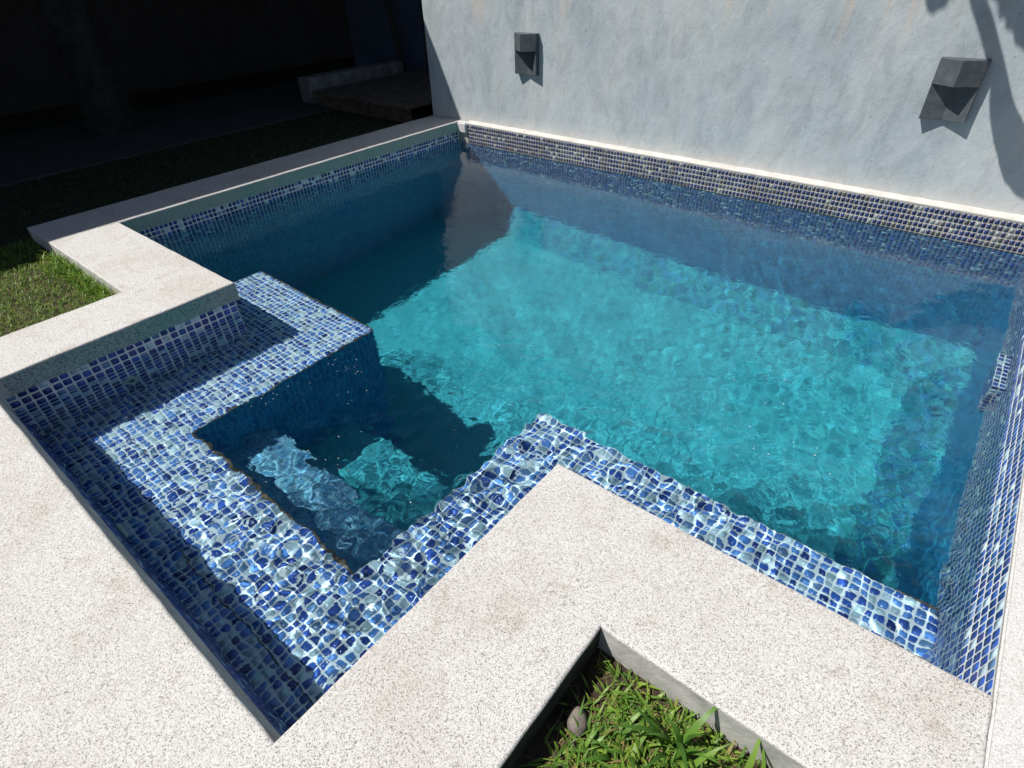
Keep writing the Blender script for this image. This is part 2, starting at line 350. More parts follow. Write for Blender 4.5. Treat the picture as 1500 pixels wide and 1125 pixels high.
# ------------------------------------------------------------------ pool surround (one poured slab)
def surround():
    us = [U_R, 0, U_Q, U_C, U_E, U_P, U_G]
    cells = []
    for (a, b, c, d) in ((U_R, 0, V_W, V_B), (U_R, 0, V_B, V_Q), (0, U_Q, V_B, V_Q), (U_Q, U_C, V_B, V_Q), (U_Q, U_C, V_Q, V_D), (U_Q, U_C, V_D, 7.6),
                         (U_C, U_E, V_D, 7.6), (U_E, U_P, V_D, 7.6), (U_E, U_P, V_P, V_D), (U_E, U_P, V_F, V_P), (U_P, U_G, V_F, V_P)):
        cells.append((a, b, c, d))
    ub = [U_R, 0, U_Q, U_C, U_E, U_P, U_G]; vb = [V_W, V_B, V_F, V_Q, V_P, V_D, 7.6]
    def fine(bs, st):
        out = []
        for a, b in zip(bs[:-1], bs[1:]):
            n = max(1, round((b-a)/st)); out += [a+(b-a)*k/n for k in range(n)]
        return out+[bs[-1]]
    ul, vl = fine(ub, 0.055), fine(vb, 0.055)
    inside = lambda u, v: any(a < u < b and c < v < d for a, b, c, d in cells)
    bm = bmesh.new(); vt = {}
    def vert(i, j):
        if (i, j) not in vt: vt[(i, j)] = bm.verts.new(P(ul[i], vl[j], 0))
        return vt[(i, j)]
    for i in range(len(ul)-1):
        for j in range(len(vl)-1):
            if inside((ul[i]+ul[i+1])/2, (vl[j]+vl[j+1])/2):
                bm.faces.new((vert(i, j+1), vert(i+1, j+1), vert(i+1, j), vert(i, j)))
    bm.normal_update()
    r = bmesh.ops.extrude_face_region(bm, geom=bm.faces[:])
    low = [e for e in r['geom'] if isinstance(e, bmesh.types.BMVert)]
    lowset = set(low)
    topv = [v for v in bm.verts if v not in lowset]
    # the extruded copy becomes the top, the first sheet the underside
    for v in topv:
        u, vv = v.co.x, -v.co.y
        v.co.z = -NOSE-0.006*wob(u, vv, 9)-0.004*wob(u, vv, 31)
        if abs(vv-V_D) < 1e-4 and U_C-1e-3 < u < U_E+1e-3: v.co.y += 0.022
    for v in low:
        u, vv = v.co.x, -v.co.y
        v.co.x += 0.0026*wob(u, vv, 13, 1)+random.uniform(-.0009, .0009); v.co.y += 0.0026*wob(u, vv, 11, 3)+random.uniform(-.0009, .0009); v.co.z = 0.0015*wob(u, vv, 6, 2)
    for f in bm.faces: f.material_index = 0
    bmesh.ops.recalc_face_normals(bm, faces=bm.faces)
    for f in bm.faces:
        c = f.calc_center_median(); u, v = c.x, -c.y
        if abs(f.normal.z) < 0.8:
            pool_side = (abs(u) < 0.05 and v < V_B+.02) or (abs(v-V_B) < 0.05 and u < U_C) or (abs(u-U_C) < 0.05 and V_B < v < V_D) or (abs(v-V_D) < 0.06 and U_C < u < U_E) or (abs(u-U_E) < .05 and v < V_D) or (abs(v-V_F) < .05 and u > U_E)
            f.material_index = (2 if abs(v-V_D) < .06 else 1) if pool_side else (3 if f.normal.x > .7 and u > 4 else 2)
    ed = [e for e in bm.edges if e.calc_face_angle(0) > 0.9 and any(f.normal.z > 0.8 for f in e.link_faces)]
    bmesh.ops.bevel(bm, geom=ed, offset=0.009, segments=3, affect='EDGES', profile=0.5)
    me = bpy.data.meshes.new('slab'); bm.to_mesh(me); bm.free()
    root = empty('pool_coping', P(2.5, 4.3, -0.1))
    tag(root, 'speckled pale washed-concrete coping stepping in and out around the pool', 'coping')
    link('slab', me, None, root, mats=[MT['coping'], MT['nose'], MT['board'], MT['shaded_board']])
    # the slab's foundation, out of sight below the nosing
    bm = bmesh.new()
    for a, b, c, d in ((U_R+.02, -0.05, V_W, V_Q-.02), (-0.05, U_Q, V_B+.06, V_Q-.02), (U_Q+.02, U_C-.06, V_B+.06, 7.6), (U_C-.06, U_E+.06, V_D+.06, 7.6), (U_E+.06, U_P-.02, V_F+.06, 7.6), (U_P-.02, U_G, V_F+.06, V_P-.004)):
        box(bm, a, b, c, d, -0.6, -NOSE+0.012)
    from_bm('footing', bm, MT['board'], root)
    # the rounded end of the left run where it meets the wall
    bm = bmesh.new(); box(bm, -0.01, 0.125, V_W, 0.030, -NOSE-.006, -0.003)
    bmesh.ops.recalc_face_normals(bm, faces=bm.faces)
    bmesh.ops.bevel(bm, geom=bm.edges[:], offset=0.012, segments=3, affect='EDGES')
    from_bm('return_end', bm, MT['coping_smooth'], root)
    return root
surround()
bmr = bmesh.new(); box(bmr, U_G, 8.2, -0.06, 6.5, -0.10, -0.001)
bmesh.ops.recalc_face_normals(bmr, faces=bmr.faces)
bmesh.ops.bevel(bmr, geom=bmr.edges[:], offset=0.006, segments=2, affect='EDGES')
# the far part of the right run is set back where the pool widens
tag(from_bm('side_coping', bmr, MT['coping_smooth']), 'smooth whitish concrete coping along the right-hand tiled pool wall', 'coping')

# ------------------------------------------------------------------ grey wall and its ledge
def garden_wall():
    bm = bmesh.new(); u0, u1 = -0.466, 9.5; nu, nz = 120, 40; g = []
    for i in range(nu+1):
        row = []
        for j in range(nz+1):
            u = u0+(u1-u0)*i/nu; z = -0.2+2.7*j/nz
            row.append(bm.verts.new(P(u, V_W+0.004*wob(u, z, 5)+0.002*wob(u, z, 17, 2)-0.004, z)))
        g.append(row)
    for i in range(nu):
        for j in range(nz): bm.faces.new((g[i][j], g[i+1][j], g[i+1][j+1], g[i][j+1]))
    # back face, ends and top close the wall
    def back(vt): return bm.verts.new((vt.co.x, vt.co.y+0.16, vt.co.z))
    bk = [[back(g[i][j]) for j in range(nz+1)] if i in (0, nu) else {0: back(g[i][0]), nz: back(g[i][nz])} for i in range(nu+1)]
    for i in range(nu):
        bm.faces.new((g[i][nz], g[i+1][nz], bk[i+1][nz], bk[i][nz]))
        bm.faces.new((bk[i][0], bk[i+1][0], g[i+1][0], g[i][0]))
        bm.faces.new((bk[i+1][0], bk[i][0], bk[i][nz], bk[i+1][nz]))
    for i in (0, nu):
        for j in range(nz): bm.faces.new((g[i][j], g[i][j+1], bk[i][j+1], bk[i][j]))
    bmesh.ops.recalc_face_normals(bm, faces=bm.faces)
    me = bpy.data.meshes.new('garden_wall'); bm.to_mesh(me); bm.free(); me.shade_smooth()
    me.set_sharp_from_angle(angle=0.6)
    o = link('garden_wall', me, MT['wall'])
    return tag(o, 'tall blue-grey rendered wall with weathered streaks behind the pool', 'wall')
gw = garden_wall()
bm = bmesh.new(); nl = 110
rows = []
for i in range(nl+1):
    u = 0.118+(5.32-0.118)*i/nl
    a = 0.0025*wob(u, 0, 14); b = 0.003*wob(u, 2, 19)
    rows.append([bm.verts.new(P(u, v, z)) for v, z in ((V_W-.01, 0.012+b), (V_W+.012, 0.010+b), (-0.010+a, 0.000), (0.001+a, -0.006), (0.001+a, -0.015), (V_W-.01, -0.015))])
for i in range(nl):
    for k in range(5): bm.faces.new((rows[i][k], rows[i][k+1], rows[i+1][k+1], rows[i+1][k]))
for r in (rows[0], rows[-1]): bm.faces.new(r)
bmesh.ops.recalc_face_normals(bm, faces=bm.faces)
tag(from_bm('wall_ledge', bm, MT['ledge']), 'narrow white cement ledge capping the mosaic at the foot of the wall', 'ledge')

# ------------------------------------------------------------------ swimming pool: lining, bench, step, mosaic
pool = empty('swimming_pool', P(2.6, 2.4, Z_FL))
tag(pool, 'swimming pool basin lined with blue glass mosaic and a zigzag underwater bench', 'swimming pool')
W0 = 0.022     # walls stand back under the nosing
CV = 0.30      # sloped foot of the deep walls
DEW = (4.845, 4.80)   # near wall leans in a little
zt = -0.09
deep = [ # grout sheets of the deep basin
 [(-W0, V_B+W0, zt), (-W0, 0, zt), (-W0, 0, Z_FL), (-W0, V_B+W0, Z_FL)],
]
quad_obj('side_lining', deep, MT['grout'], pool, receive=True)
quad_obj('floor_cove', [[(-W0, 0, Z_FL+CV), (U_G, 0, Z_FL+CV), (U_G-CV, CV, Z_FL), (-W0, CV, Z_FL)],
                        [(UG(-1), 0, Z_FL+CV), (UG(-1), V_F, Z_FL+CV), (U_G-CV, V_F, Z_FL), (U_G-CV, CV, Z_FL)]], MT['grout_floor'], pool, receive=True)
quad_obj('back_lining', [[(-W0, 0, -0.006), (U_G, 0, -0.006), (U_G, 0, -0.25), (-W0, 0, -0.25)]], MT['grout_dirty'], pool, receive=True)
quad_obj('back_lining', [[(-W0, 0, -0.25), (U_G, 0, -0.25), (U_G, 0, -.83), (-W0, 0, -.83)]], MT['grout_step'], pool, receive=True)
quad_obj('back_lining', [[(-W0, 0, -.83), (U_G, 0, -.83), (U_G, 0, Z_FL+CV), (-W0, 0, Z_FL+CV)]], MT['grout_deep'], pool, receive=True)
quad_obj('side_lining', [[(UG(0), 0, -.006), (UG(0), V_F+.3, -.006), (UG(-.6), V_F+.3, -.60), (UG(-.6), 0, -.60)]], MT['grout'], pool, receive=True)
quad_obj('side_lining', [[(UG(-.6), 0, -.60), (UG(-.6), V_F+.3, -.60), (UG(-.6), V_F+.3, Z_FL+CV), (UG(-.6), 0, Z_FL+CV)]], MT['grout_deep'], pool, receive=True)
box_obj('skimmer_ledge', (5.215, UG(-.33)-.002, 1.38, 1.72, -.62, -.325), MT['grout'], pool, 0, True)
quad_obj('side_lining', [
 [(-W0, V_B+W0, zt), (U_C-W0, V_B+W0, zt), (U_C-W0, V_B+W0, Z_FL), (-W0, V_B+W0, Z_FL)],
 [(U_C-W0, V_B+W0, zt), (U_C-W0, V_D+.04, zt), (U_C-W0, V_D+.04, Z_BENCH), (U_C-W0, V_B+W0, Z_BENCH)],
 [(U_C-W0, DEW[0], -.09), (U_E+W0, DEW[0], -.09), (U_E+W0, DEW[1], Z_BENCH), (U_C-W0, DEW[1], Z_BENCH)],
 [(U_E+W0, V_D+.04, zt), (U_E+W0, V_F+W0, zt), (U_E+W0, V_F+W0, Z_BENCH), (U_E+W0, V_D+.04, Z_BENCH)],
 [(U_E+W0, V_F+W0, zt), (U_G, V_F+W0, zt), (U_G, V_F+W0, Z_BENCH), (U_E+W0, V_F+W0, Z_BENCH)]], MT['grout'], pool, receive=True)
BEN = [(BU0, U_C-W0, BV0, V_B+W0), (U_C-W0, BU1, BV0, V_B+W0), (U_C-W0, BU1, V_B+W0, BV1), (U_C-W0, BU1, BV1, V_D), (BU1, BU2, BV1, V_D),
       (BU2, U_E+W0, BV1, V_D), (BU2, U_E+W0, BV2, BV1), (U_E+W0, U_G, BV2, V_F+W0)]
quad_obj('bench', [[(a, c, Z_BENCH), (a, d, Z_BENCH), (b, d, Z_BENCH), (b, c, Z_BENCH)] for a, b, c, d in BEN], MT['grout_bench'], pool, receive=True)
FR = [((BU0, V_B+W0), (BU0, BV0)), ((BU0, BV0), (BU1, BV0)), ((BU1, BV0), (BU1, BV1)), ((BU1, BV1), (BU2, BV1)), ((BU2, BV1), (BU2, BV2)), ((BU2, BV2), (U_G, BV2))]
quad_obj('bench_front', [[(*a, Z_BENCH), (*b, Z_BENCH), (*b, Z_FL), (*a, Z_FL)] for a, b in FR], MT['grout_deep'], pool, receive=True)
SV = 3.93; S2V, Z_S2 = 3.42, -1.42
quad_obj('step', [[(BU1, SV, Z_STEP), (BU1, BV1, Z_STEP), (BU2, BV1, Z_STEP), (BU2, SV, Z_STEP)],
                  [(BU1, SV, Z_STEP), (BU2, SV, Z_STEP), (BU2, SV, Z_FL), (BU1, SV, Z_FL)]], MT['grout_step'], pool, receive=True)
quad_obj('step', [[(BU1, S2V, Z_S2), (BU1, SV, Z_S2), (BU2, SV, Z_S2), (BU2, S2V, Z_S2)],
                  [(BU1, S2V, Z_S2), (BU2, S2V, Z_S2), (BU2, S2V, Z_FL), (BU1, S2V, Z_FL)]], MT['grout_floor'], pool, receive=True)
quad_obj('floor', [[(CV, CV, Z_FL), (CV, BV1, Z_FL), (U_G-CV, BV1, Z_FL), (U_G-CV, CV, Z_FL)],
                   [(-W0, CV, Z_FL-.001), (-W0, BV1, Z_FL-.001), (CV, BV1, Z_FL-.001), (CV, CV, Z_FL-.001)]], MT['grout_floor'], pool, receive=True)

# ---- mosaic tiles: every tile is a real chip standing proud of the grout
TILES = []   # (centre, along, down, normal, family, detailed)
def field(o, a, b, la, lb, fam, detailed=True, pa=None, pb=None):
    pa, pb = pa or PITCH, pb or PITCH
    o, a, b = Vector(P(*o)), Vector((a[0], -a[1], a[2])).normalized(), Vector((b[0], -b[1], b[2])).normalized()
    nrm = a.cross(b)
    sa, sb = la/max(1, round(la/pa)), lb/max(1, round(lb/pb))
    na, nb = round(la/sa), round(lb/sb)
    for i in range(na):
        for j in range(nb):
            TILES.append((o+a*(i+.5)*sa+b*(j+.5)*sb, a, b, nrm, fam, detailed, sa, sb))
WALL, FLOORF, DEEPF, BACKF, BENF, STEPF, COVEF = 0, 1, 2, 3, 4, 5, 6
# (origin, along, down) chosen so that along x down points into the pool
field((0.125, 0, -0.02), (1, 0, 0), (0, 0, -1), 5.17, 0.0384*6, BACKF, True, .032, .0384)                  # band above and at the water line
field((0.01, 0, -0.02-.0384*6), (1, 0, 0), (0, 0, -1), 5.28, 0.0384*15, WALL, True, .032, .0384)
field((0.01, 0, -0.02-.0384*21), (1, 0, 0), (0, 0, -1), 5.28, Z_FL*-1-CV-.02-.0384*21, DEEPF, False)
field((0.0, .004, Z_FL+CV), (1, 0, 0), (0, 1, -1), 5.15, CV*1.414, COVEF, False)
field((-W0, V_B, -0.11), (0, -1, 0), (0, 0, -1), V_B-.01, 0.0384*10, WALL)
field((-W0, V_B, -0.11-.0384*10), (0, -1, 0), (0, 0, -1), V_B-.01, -Z_FL-.11-.0384*10, DEEPF, False)
field((UG(0), 0.01, -0.010), (0, 1, 0), (-LEAN, 0, -1), V_F, 0.042*14, WALL, True, .036, .042)
field((UG(-1), .02, -0.012-.042*14), (0, 1, 0), (0, 0, -1), V_F, -Z_FL-CV-.012-.042*14, DEEPF, False)
field((UG(-1), .2, Z_FL+CV), (0, 1, 0), (-1, 0, -1), V_F-.2, CV*1.414, COVEF, False)
field((5.215, 1.38, -.325), (0, 1, 0), (1, 0, 0), .34, .054, WALL)                    # little tiled ledge on the side wall
field((5.215, 1.38, -.325), (0, 1, 0), (0, 0, -1), .34, .29, WALL)
field((5.215, 1.72, -.325), (1, 0, 0), (0, 0, -1), .062, .29, WALL)
field((U_C-W0, V_B+W0, -NOSE), (0, 1, 0), (0, 0, -1), V_D-V_B-.05, -Z_BENCH-NOSE, WALL, True, .045, .042)
# near wall, leaning in: along -u, down
dl = Vector((0, -(DEW[1]-DEW[0]), Z_BENCH+.105)); 
field((U_E, DEW[0]-.002, -.105), (-1, 0, 0), (0, DEW[1]-DEW[0], Z_BENCH+.105), U_E-U_C+W0, dl.length, WALL)
field((BU0, BV0, Z_BENCH), (0, 1, 0), (1, 0, 0), V_B+W0-BV0, BU1-BU0, BENF)
field((U_C-W0, V_B+W0, Z_BENCH), (0, 1, 0), (1, 0, 0), DEW[1]-V_B-W0, BU1-U_C+W0, BENF)
field((BU1, BV1, Z_BENCH), (0, 1, 0), (1, 0, 0), DEW[1]-BV1, BU2-BU1, BENF)
field((BU2, BV2, Z_BENCH), (0, 1, 0), (1, 0, 0), DEW[1]-BV2, U_E+W0-BU2, BENF)
field((U_E+W0, BV2, Z_BENCH), (0, 1, 0), (1, 0, 0), V_F+W0-BV2, U_G-U_E-W0-.004, BENF)
field((BU1, SV, Z_STEP), (0, 1, 0), (1, 0, 0), BV1-SV, BU2-BU1, STEPF, False)
field((BU1, S2V, Z_S2), (0, 1, 0), (1, 0, 0), SV-S2V, BU2-BU1, FLOORF, False)
field((BU1, S2V, Z_S2), (1, 0, 0), (0, 0, -1), BU2-BU1, Z_S2-Z_FL, DEEPF, False)
field((BU1, SV, Z_STEP), (1, 0, 0), (0, 0, -1), BU2-BU1, Z_STEP-Z_S2, DEEPF, False)
field((BU1, BV0, Z_BENCH-.02), (0, 1, 0), (0, 0, -1), BV1-BV0, Z_BENCH-Z_FL-.02, DEEPF, False)
field((BU0, BV0, Z_BENCH-.02), (1, 0, 0), (0, 0, -1), BU1-BU0, Z_BENCH-Z_FL-.02, DEEPF, False)
field((BU1, BV1, Z_BENCH-.02), (1, 0, 0), (0, 0, -1), BU2-BU1, Z_BENCH-Z_STEP-.02, DEEPF, False)
field((0, CV, Z_FL), (0, 1, 0), (1, 0, 0), S2V-CV, U_G-CV, FLOORF, False)

def facing(t):          # turn every chip so that it faces the water
    c, a, b, n, f, dt, pa, pb = t
    q = c+n*0.03; u, v, z = q.x, -q.y, q.z
    solid = u < -W0 or v < 0 or u > UG(z) or z < Z_FL
    solid |= u < U_C-W0 and v > V_B+W0
    solid |= v > 4.842
    solid |= z < Z_BENCH and any(a0 < u < b0 and c0 < v < d0 for a0, b0, c0, d0 in BEN)
    solid |= BU1 < u < BU2 and (z < Z_STEP and v > SV or z < Z_S2 and v > S2V)
    solid |= z < -.325 and 5.215 < u and 1.38 < v < 1.72
    if abs(n.z) > 0.3: solid = n.z < 0
    return (c, b, a, -n, f, dt, pb, pa) if solid else t
TILES = [facing(t) for t in TILES]

def project(c):
    d = c-Vector(CAM['loc']); z = d.dot(FW)
    if z < .1: return None
    return 750+CAM['f']*d.dot(RT)/z, 562.5-CAM['f']*d.dot(UP)/z, z
def pick_colour(fam):
    r = random.random()
    if fam == BENF: return 0 if r < .08 else 1 if r < .40 else 2 if r < .50 else 3 if r < .66 else 5
    if fam == COVEF: return int(r*6)  # floor and wall colours mixed to paint in the water's scattering haze
    if fam in (FLOORF, DEEPF, STEPF): return 0 if r < .5 else (1 if r < .8 else 2)
    if fam == BACKF: return 0 if r < .40 else 1 if r < .58 else 2 if r < .70 else 3 if r < .76 else 4 if r < .86 else 5
    return 0 if r < .46 else 1 if r < .74 else 2 if r < .83 else 3 if r < .93 else 4
tiles = []
for c, a, b, n, fam, dt, pa, pb in TILES:
    ang = random.gauss(0, 0.018)
    a2 = (a*math.cos(ang)+b*math.sin(ang)); b2 = n.cross(a2)
    nn = (n+a*random.gauss(0, .012)+b*random.gauss(0, .012)).normalized()
    c2 = c+a*random.gauss(0, .0007)+b*random.gauss(0, .0007)
    tiles.append((c2, a2, b2, nn, fam, dt, pick_colour(fam), pa, pb))
# the 300 chips that show largest become parts of their own
score = []
for i, t in enumerate(tiles):
    if t[4] not in (WALL, BACKF, BENF): continue
    pr = project(t[0])
    if not pr or not (-5 < pr[0] < 1505 and -5 < pr[1] < 1130): continue
    to = (Vector(CAM['loc'])-t[0]).normalized(); fc = to.dot(t[3])
    if fc < 0.06: continue
    size = CAM['f']*.03/pr[2]*(0.4+0.6*fc)
    if t[0].z > Z_W+.01: size *= 1.6
    score.append((size, i))
score.sort(reverse=True)
solo = {i for _, i in score[:300]}

H, CUT, PROUD = 0.0155, 0.0040, 0.0013
oct2 = [(-H+CUT, -H), (H-CUT, -H), (H, -H+CUT), (H, H-CUT), (H-CUT, H), (-H+CUT, H), (-H, H-CUT), (-H, -H+CUT)]
quad2 = [(-H, -H), (H, -H), (H, H), (-H, H)]
def chip_mesh(name, sel, mats):
    V, L, S, T, MI = [], [], [], [], []
    nv = nl = 0
    for detail, shp in ((True, oct2), (False, quad2)):
        ts = [t for t in sel if t[5] == detail]
        if not ts: continue
        k = len(shp); C = np.array([t[0] for t in ts]); A = np.array([t[1] for t in ts]); B = np.array([t[2] for t in ts]); N = np.array([t[3] for t in ts])
        pts = np.array(shp)
        A = A*(np.array([t[7] for t in ts])/.0384)[:, None]; B = B*(np.array([t[8] for t in ts])/.0384)[:, None]
        ring = C[:, None]+A[:, None]*pts[None, :, :1]+B[:, None]*pts[None, :, 1:]
        inner = C[:, None]+A[:, None]*pts[None, :, :1]*.97+B[:, None]*pts[None, :, 1:]*.97+N[:, None]*PROUD
        vv = np.concatenate([inner, ring-N[:, None]*.001], 1)          # top ring then foot ring
        V.append(vv.reshape(-1, 3)); m = len(ts)
        loc = list(range(k))
        pat = loc[:]
        for q in range(k): pat += [(q+1) % k, q, k+q, k+(q+1) % k]
        pat = np.array(pat)
        L.append((pat[None]+(np.arange(m)*2*k)[:, None]+nv).ravel())
        tot = np.array([k]+[4]*k); T.append(np.tile(tot, m))
        MI.append(np.repeat(np.array([t[6] for t in ts]), k+1))
        nv += m*2*k
    T = np.concatenate(T); S = np.concatenate([[0], np.cumsum(T)[:-1]])
    return mesh_arrays(name, np.concatenate(V), np.concatenate(L), S, T, np.concatenate(MI))
groups = {k: [] for k in range(7)}
for i, t in enumerate(tiles):
    if i in solo: continue
    groups[t[4]].append(t)
for fam, mats in ((WALL, WET_MATS), (BENF, WET_MATS), (STEPF, STEP_MATS), (BACKF, TILE_MATS), (DEEPF, DEEP_MATS), (FLOORF, FLOOR_MATS), (COVEF, FLOOR_MATS+DEEP_MATS)):
    me = chip_mesh('mosaic_tiling', groups[fam], mats)
    o = link('mosaic_tiling', me, parent=pool, mats=mats, receive=True); o['kind'] = 'stuff'
base_tile = (Vector((0, 0, 0)), Vector((1, 0, 0)), Vector((0, 1, 0)), Vector((0, 0, 1)), 0, True)
chips = []
for m in TILE_MATS+WET_MATS:
    me = chip_mesh('tile', [base_tile+(0, .0384, .0384)], None); me.materials.append(m); chips.append(me)
inv = pool.matrix_basis.inverted()
for i in sorted(solo):
    c, a, b, n, fam, dt, col, pa, pb = tiles[i]
    o = bpy.data.objects.new('tile', chips[col+(0 if fam == BACKF else len(TILE_MATS))]); COL.objects.link(o)
    n2 = a.cross(b); m = Matrix((a, b, n2)).transposed().to_4x4(); m.translation = c
    o.parent = pool; o.matrix_parent_inverse = inv; o.matrix_basis = m @ Matrix.Diagonal((pa/.0384, pb/.0384, 1, 1))
    o.cycles.is_caustics_receiver = True

# worn trim along the bench edge
def trim(a, b):
    n = max(4, int((Vector(b)-Vector(a)).length/0.02)); bm = bmesh.new(); d = (Vector(b)-Vector(a)).normalized(); s = Vector((-d.y, d.x))
    rings = []
    for i in range(n+1):
        q = Vector(a)+(Vector(b)-Vector(a))*i/n
        r = 0.005+0.005*wob(q.x, q.y, 40)+0.004*random.random()
        rings.append([bm.verts.new(P(q.x+s.x*r*x, q.y+s.y*r*x, Z_BENCH+r*.55*z-.002)) for x, z in ((-1, 0), (-.6, .8), (.6, .8), (1, 0), (.6, -1.4), (-.6, -1.4))])
    for i in range(n):
        for k in range(6): bm.faces.new((rings[i][k], rings[i][(k+1) % 6], rings[i+1][(k+1) % 6], rings[i+1][k]))
    for r in (rings[0], rings[-1]): bm.faces.new(r)
    bmesh.ops.recalc_face_normals(bm, faces=bm.faces)
    o = from_bm('edge_trim', bm, MT['rust_edge'], pool, receive=True)
    o['label'] = 'rusty brown worn edge of the bench'
for a, b in FR[1:4]: trim(a, b)
trim((5.12, BV2), (U_G-.01, BV2))

def joint(a, b, wd):          # open black joint between two mosaic sheets
    bm = bmesh.new(); n = 40; prev = None
    for i in range(n+1):
        q = Vector(a)+(Vector(b)-Vector(a))*i/n; d = (Vector(b)-Vector(a)).normalized(); sd = Vector((-d.y, d.x))
        h = wd*(.6+.6*abs(wob(q.x, q.y, 23))+.3*random.random()); o_ = .0015*wob(q.x, q.y, 31)
        cur = [bm.verts.new(P(q.x+sd.x*(o_+x), q.y+sd.y*(o_+x), Z_BENCH+.0022)) for x in (-h, h)]
        if prev: bm.faces.new((prev[0], prev[1], cur[1], cur[0]))
        prev = cur
    bmesh.ops.recalc_face_normals(bm, faces=bm.faces)
    from_bm('open_joint', bm, MT['dark_hole'], pool, receive=True)
joint((2.75, 4.695), (U_E, 4.700), .0022)
joint((1.75, 4.52), (2.5, 4.53), .0014)
joint((3.42, 4.70), (3.44, 4.55), .0012)

def fitting(c, n):
    c, n = Vector(c), Vector(n)
    q = n.to_track_quat('Z', 'Y').to_matrix().to_4x4(); q.translation = c
    bm = bmesh.new()
    prof = [(0.042, 0), (0.042, .006), (0.034, .012), (0.020, .012), (0.017, .004)]
    rings = [[bm.verts.new(q @ Vector((r*math.cos(k*math.tau/24), r*math.sin(k*math.tau/24), z))) for k in range(24)] for r, z in prof]
    for r0, r1 in zip(rings[:-1], rings[1:]):
        for k in range(24): bm.faces.new((r0[k], r0[(k+1) % 24], r1[(k+1) % 24], r1[k]))
    o = from_bm('inlet_fitting', bm, MT['fitting'], pool, receive=True)
    bm = bmesh.new(); bm.faces.new([bm.verts.new(q @ Vector((.018*math.cos(k*math.tau/16), .018*math.sin(k*math.tau/16), .0045))) for k in range(16)])
    h = from_bm('nozzle', bm, MT['dark_hole'], receive=True); h.parent = o; h.matrix_parent_inverse = o.matrix_world.inverted()
fitting(P(U_C-W0+.002, 4.335, -.405), (1, 0, 0))
fitting(P(2.60, 4.806, -.42), (0, 1, 0.1))

# ------------------------------------------------------------------ water surface: real waves
def water():
    st = 0.0115
    ub = [-W0, U_C-W0, U_E+W0, U_G-.002]; vb = [0.001, V_B+W0, V_F+W0, V_D-.026]
    def fine(bs):
        out = []
        for a, b in zip(bs[:-1], bs[1:]):
            n = max(1, round((b-a)/st)); out += [a+(b-a)*k/n for k in range(n)]
        return np.array(out+[bs[-1]])
    ul, vl = fine(ub), fine(vb)
    U, V = np.meshgrid(ul, vl, indexing='ij')
    Z = np.zeros_like(U)
    rng = np.random.default_rng(11)
    def gaus(u, v, r): return np.exp(-((U-u)**2+(V-v)**2)/(2*r*r))
    shal = np.zeros_like(U)          # shallow over the bench: the ripples there are shorter and steeper
    for a, b, c, d in BEN: shal = np.maximum(shal, np.exp(-(np.maximum(np.maximum(a-U, U-b), 0)**2+np.maximum(np.maximum(c-V, V-d), 0)**2)/.03))
    churn = 0.06+0.68*gaus(3.25, 4.2, .55)+0.35*gaus(4.0, 3.4, .5)+.30*gaus(5.1, 3.0, .45)+.16*gaus(2.6, 3.5, .5)+.1*gaus(5.1, 1.2, .6)+.08*gaus(3.5, .4, .9)
    churn = churn+shal*(.20-.16*gaus(1.8, 3.5, .55))
    churn = np.clip(churn, .04, 1.05)
    def band(n, l0, l1, slope):
        out = np.zeros_like(U)
        for _ in range(n):
            lam = math.exp(rng.uniform(math.log(l0), math.log(l1))); th = rng.uniform(0, math.tau)
            k = math.tau/lam
            # a slow phase drift bends each wave train so that no straight ripples repeat
            ph = rng.uniform(0, math.tau)+0.9*np.sin(U*rng.uniform(.8, 3)+rng.uniform(0, 6))+0.9*np.sin(V*rng.uniform(.8, 3)+rng.uniform(0, 6))
            amp = slope/k*math.sqrt(2/n)
            env = 0.65+0.35*np.sin(U*rng.uniform(-4, 4)+V*rng.uniform(-4, 4)+rng.uniform(0, 6))
            out += amp*env*np.sin(k*(U*math.cos(th)+V*math.sin(th))+ph)
        return out
    Z += band(14, .45, 1.3, .013)
    Z += churn*band(26, .14, .42, .070)
    Z += churn**1.1*band(40, .05, .14, .13)
    Z += 0.05*band(20, .045, .08, .08)
    Z += np.clip(gaus(3.2, 4.45, .45)+gaus(3.72, 3.85, .35)+.4*gaus(2.5, 4.4, .3)+.4*gaus(4.6, 3.35, .5), 0, 1)*band(40, .032, .055, .075)
    nu, nv = U.shape
    cu, cv = (ul[:-1]+ul[1:])/2, (vl[:-1]+vl[1:])/2
    CU, CVv = np.meshgrid(cu, cv, indexing='ij')
    keep = (CVv < V_B+W0) & (CU < U_G) | (CU > U_C-W0) & (CU < U_E+W0) | (CVv < V_F+W0) & (CU > U_E) & (CU < U_G)
    I, J = np.nonzero(keep)
    idx = lambda i, j: i*nv+j
    quads = np.stack([idx(I, J+1), idx(I+1, J+1), idx(I+1, J), idx(I, J)], 1)
    used = np.unique(quads); remap = -np.ones(nu*nv, int); remap[used] = np.arange(len(used))
    verts = np.stack([U.ravel(), -V.ravel(), Z_W+Z.ravel()], 1)[used]
    quads = remap[quads]
    me = mesh_arrays('water', verts, quads.ravel(), np.arange(len(quads))*4, np.full(len(quads), 4))
    o = link('water', me, MT['water'], smooth=True)
    o.cycles.is_caustics_caster = True
    return tag(o, 'rippling clear blue pool water', kind='structure')
water()

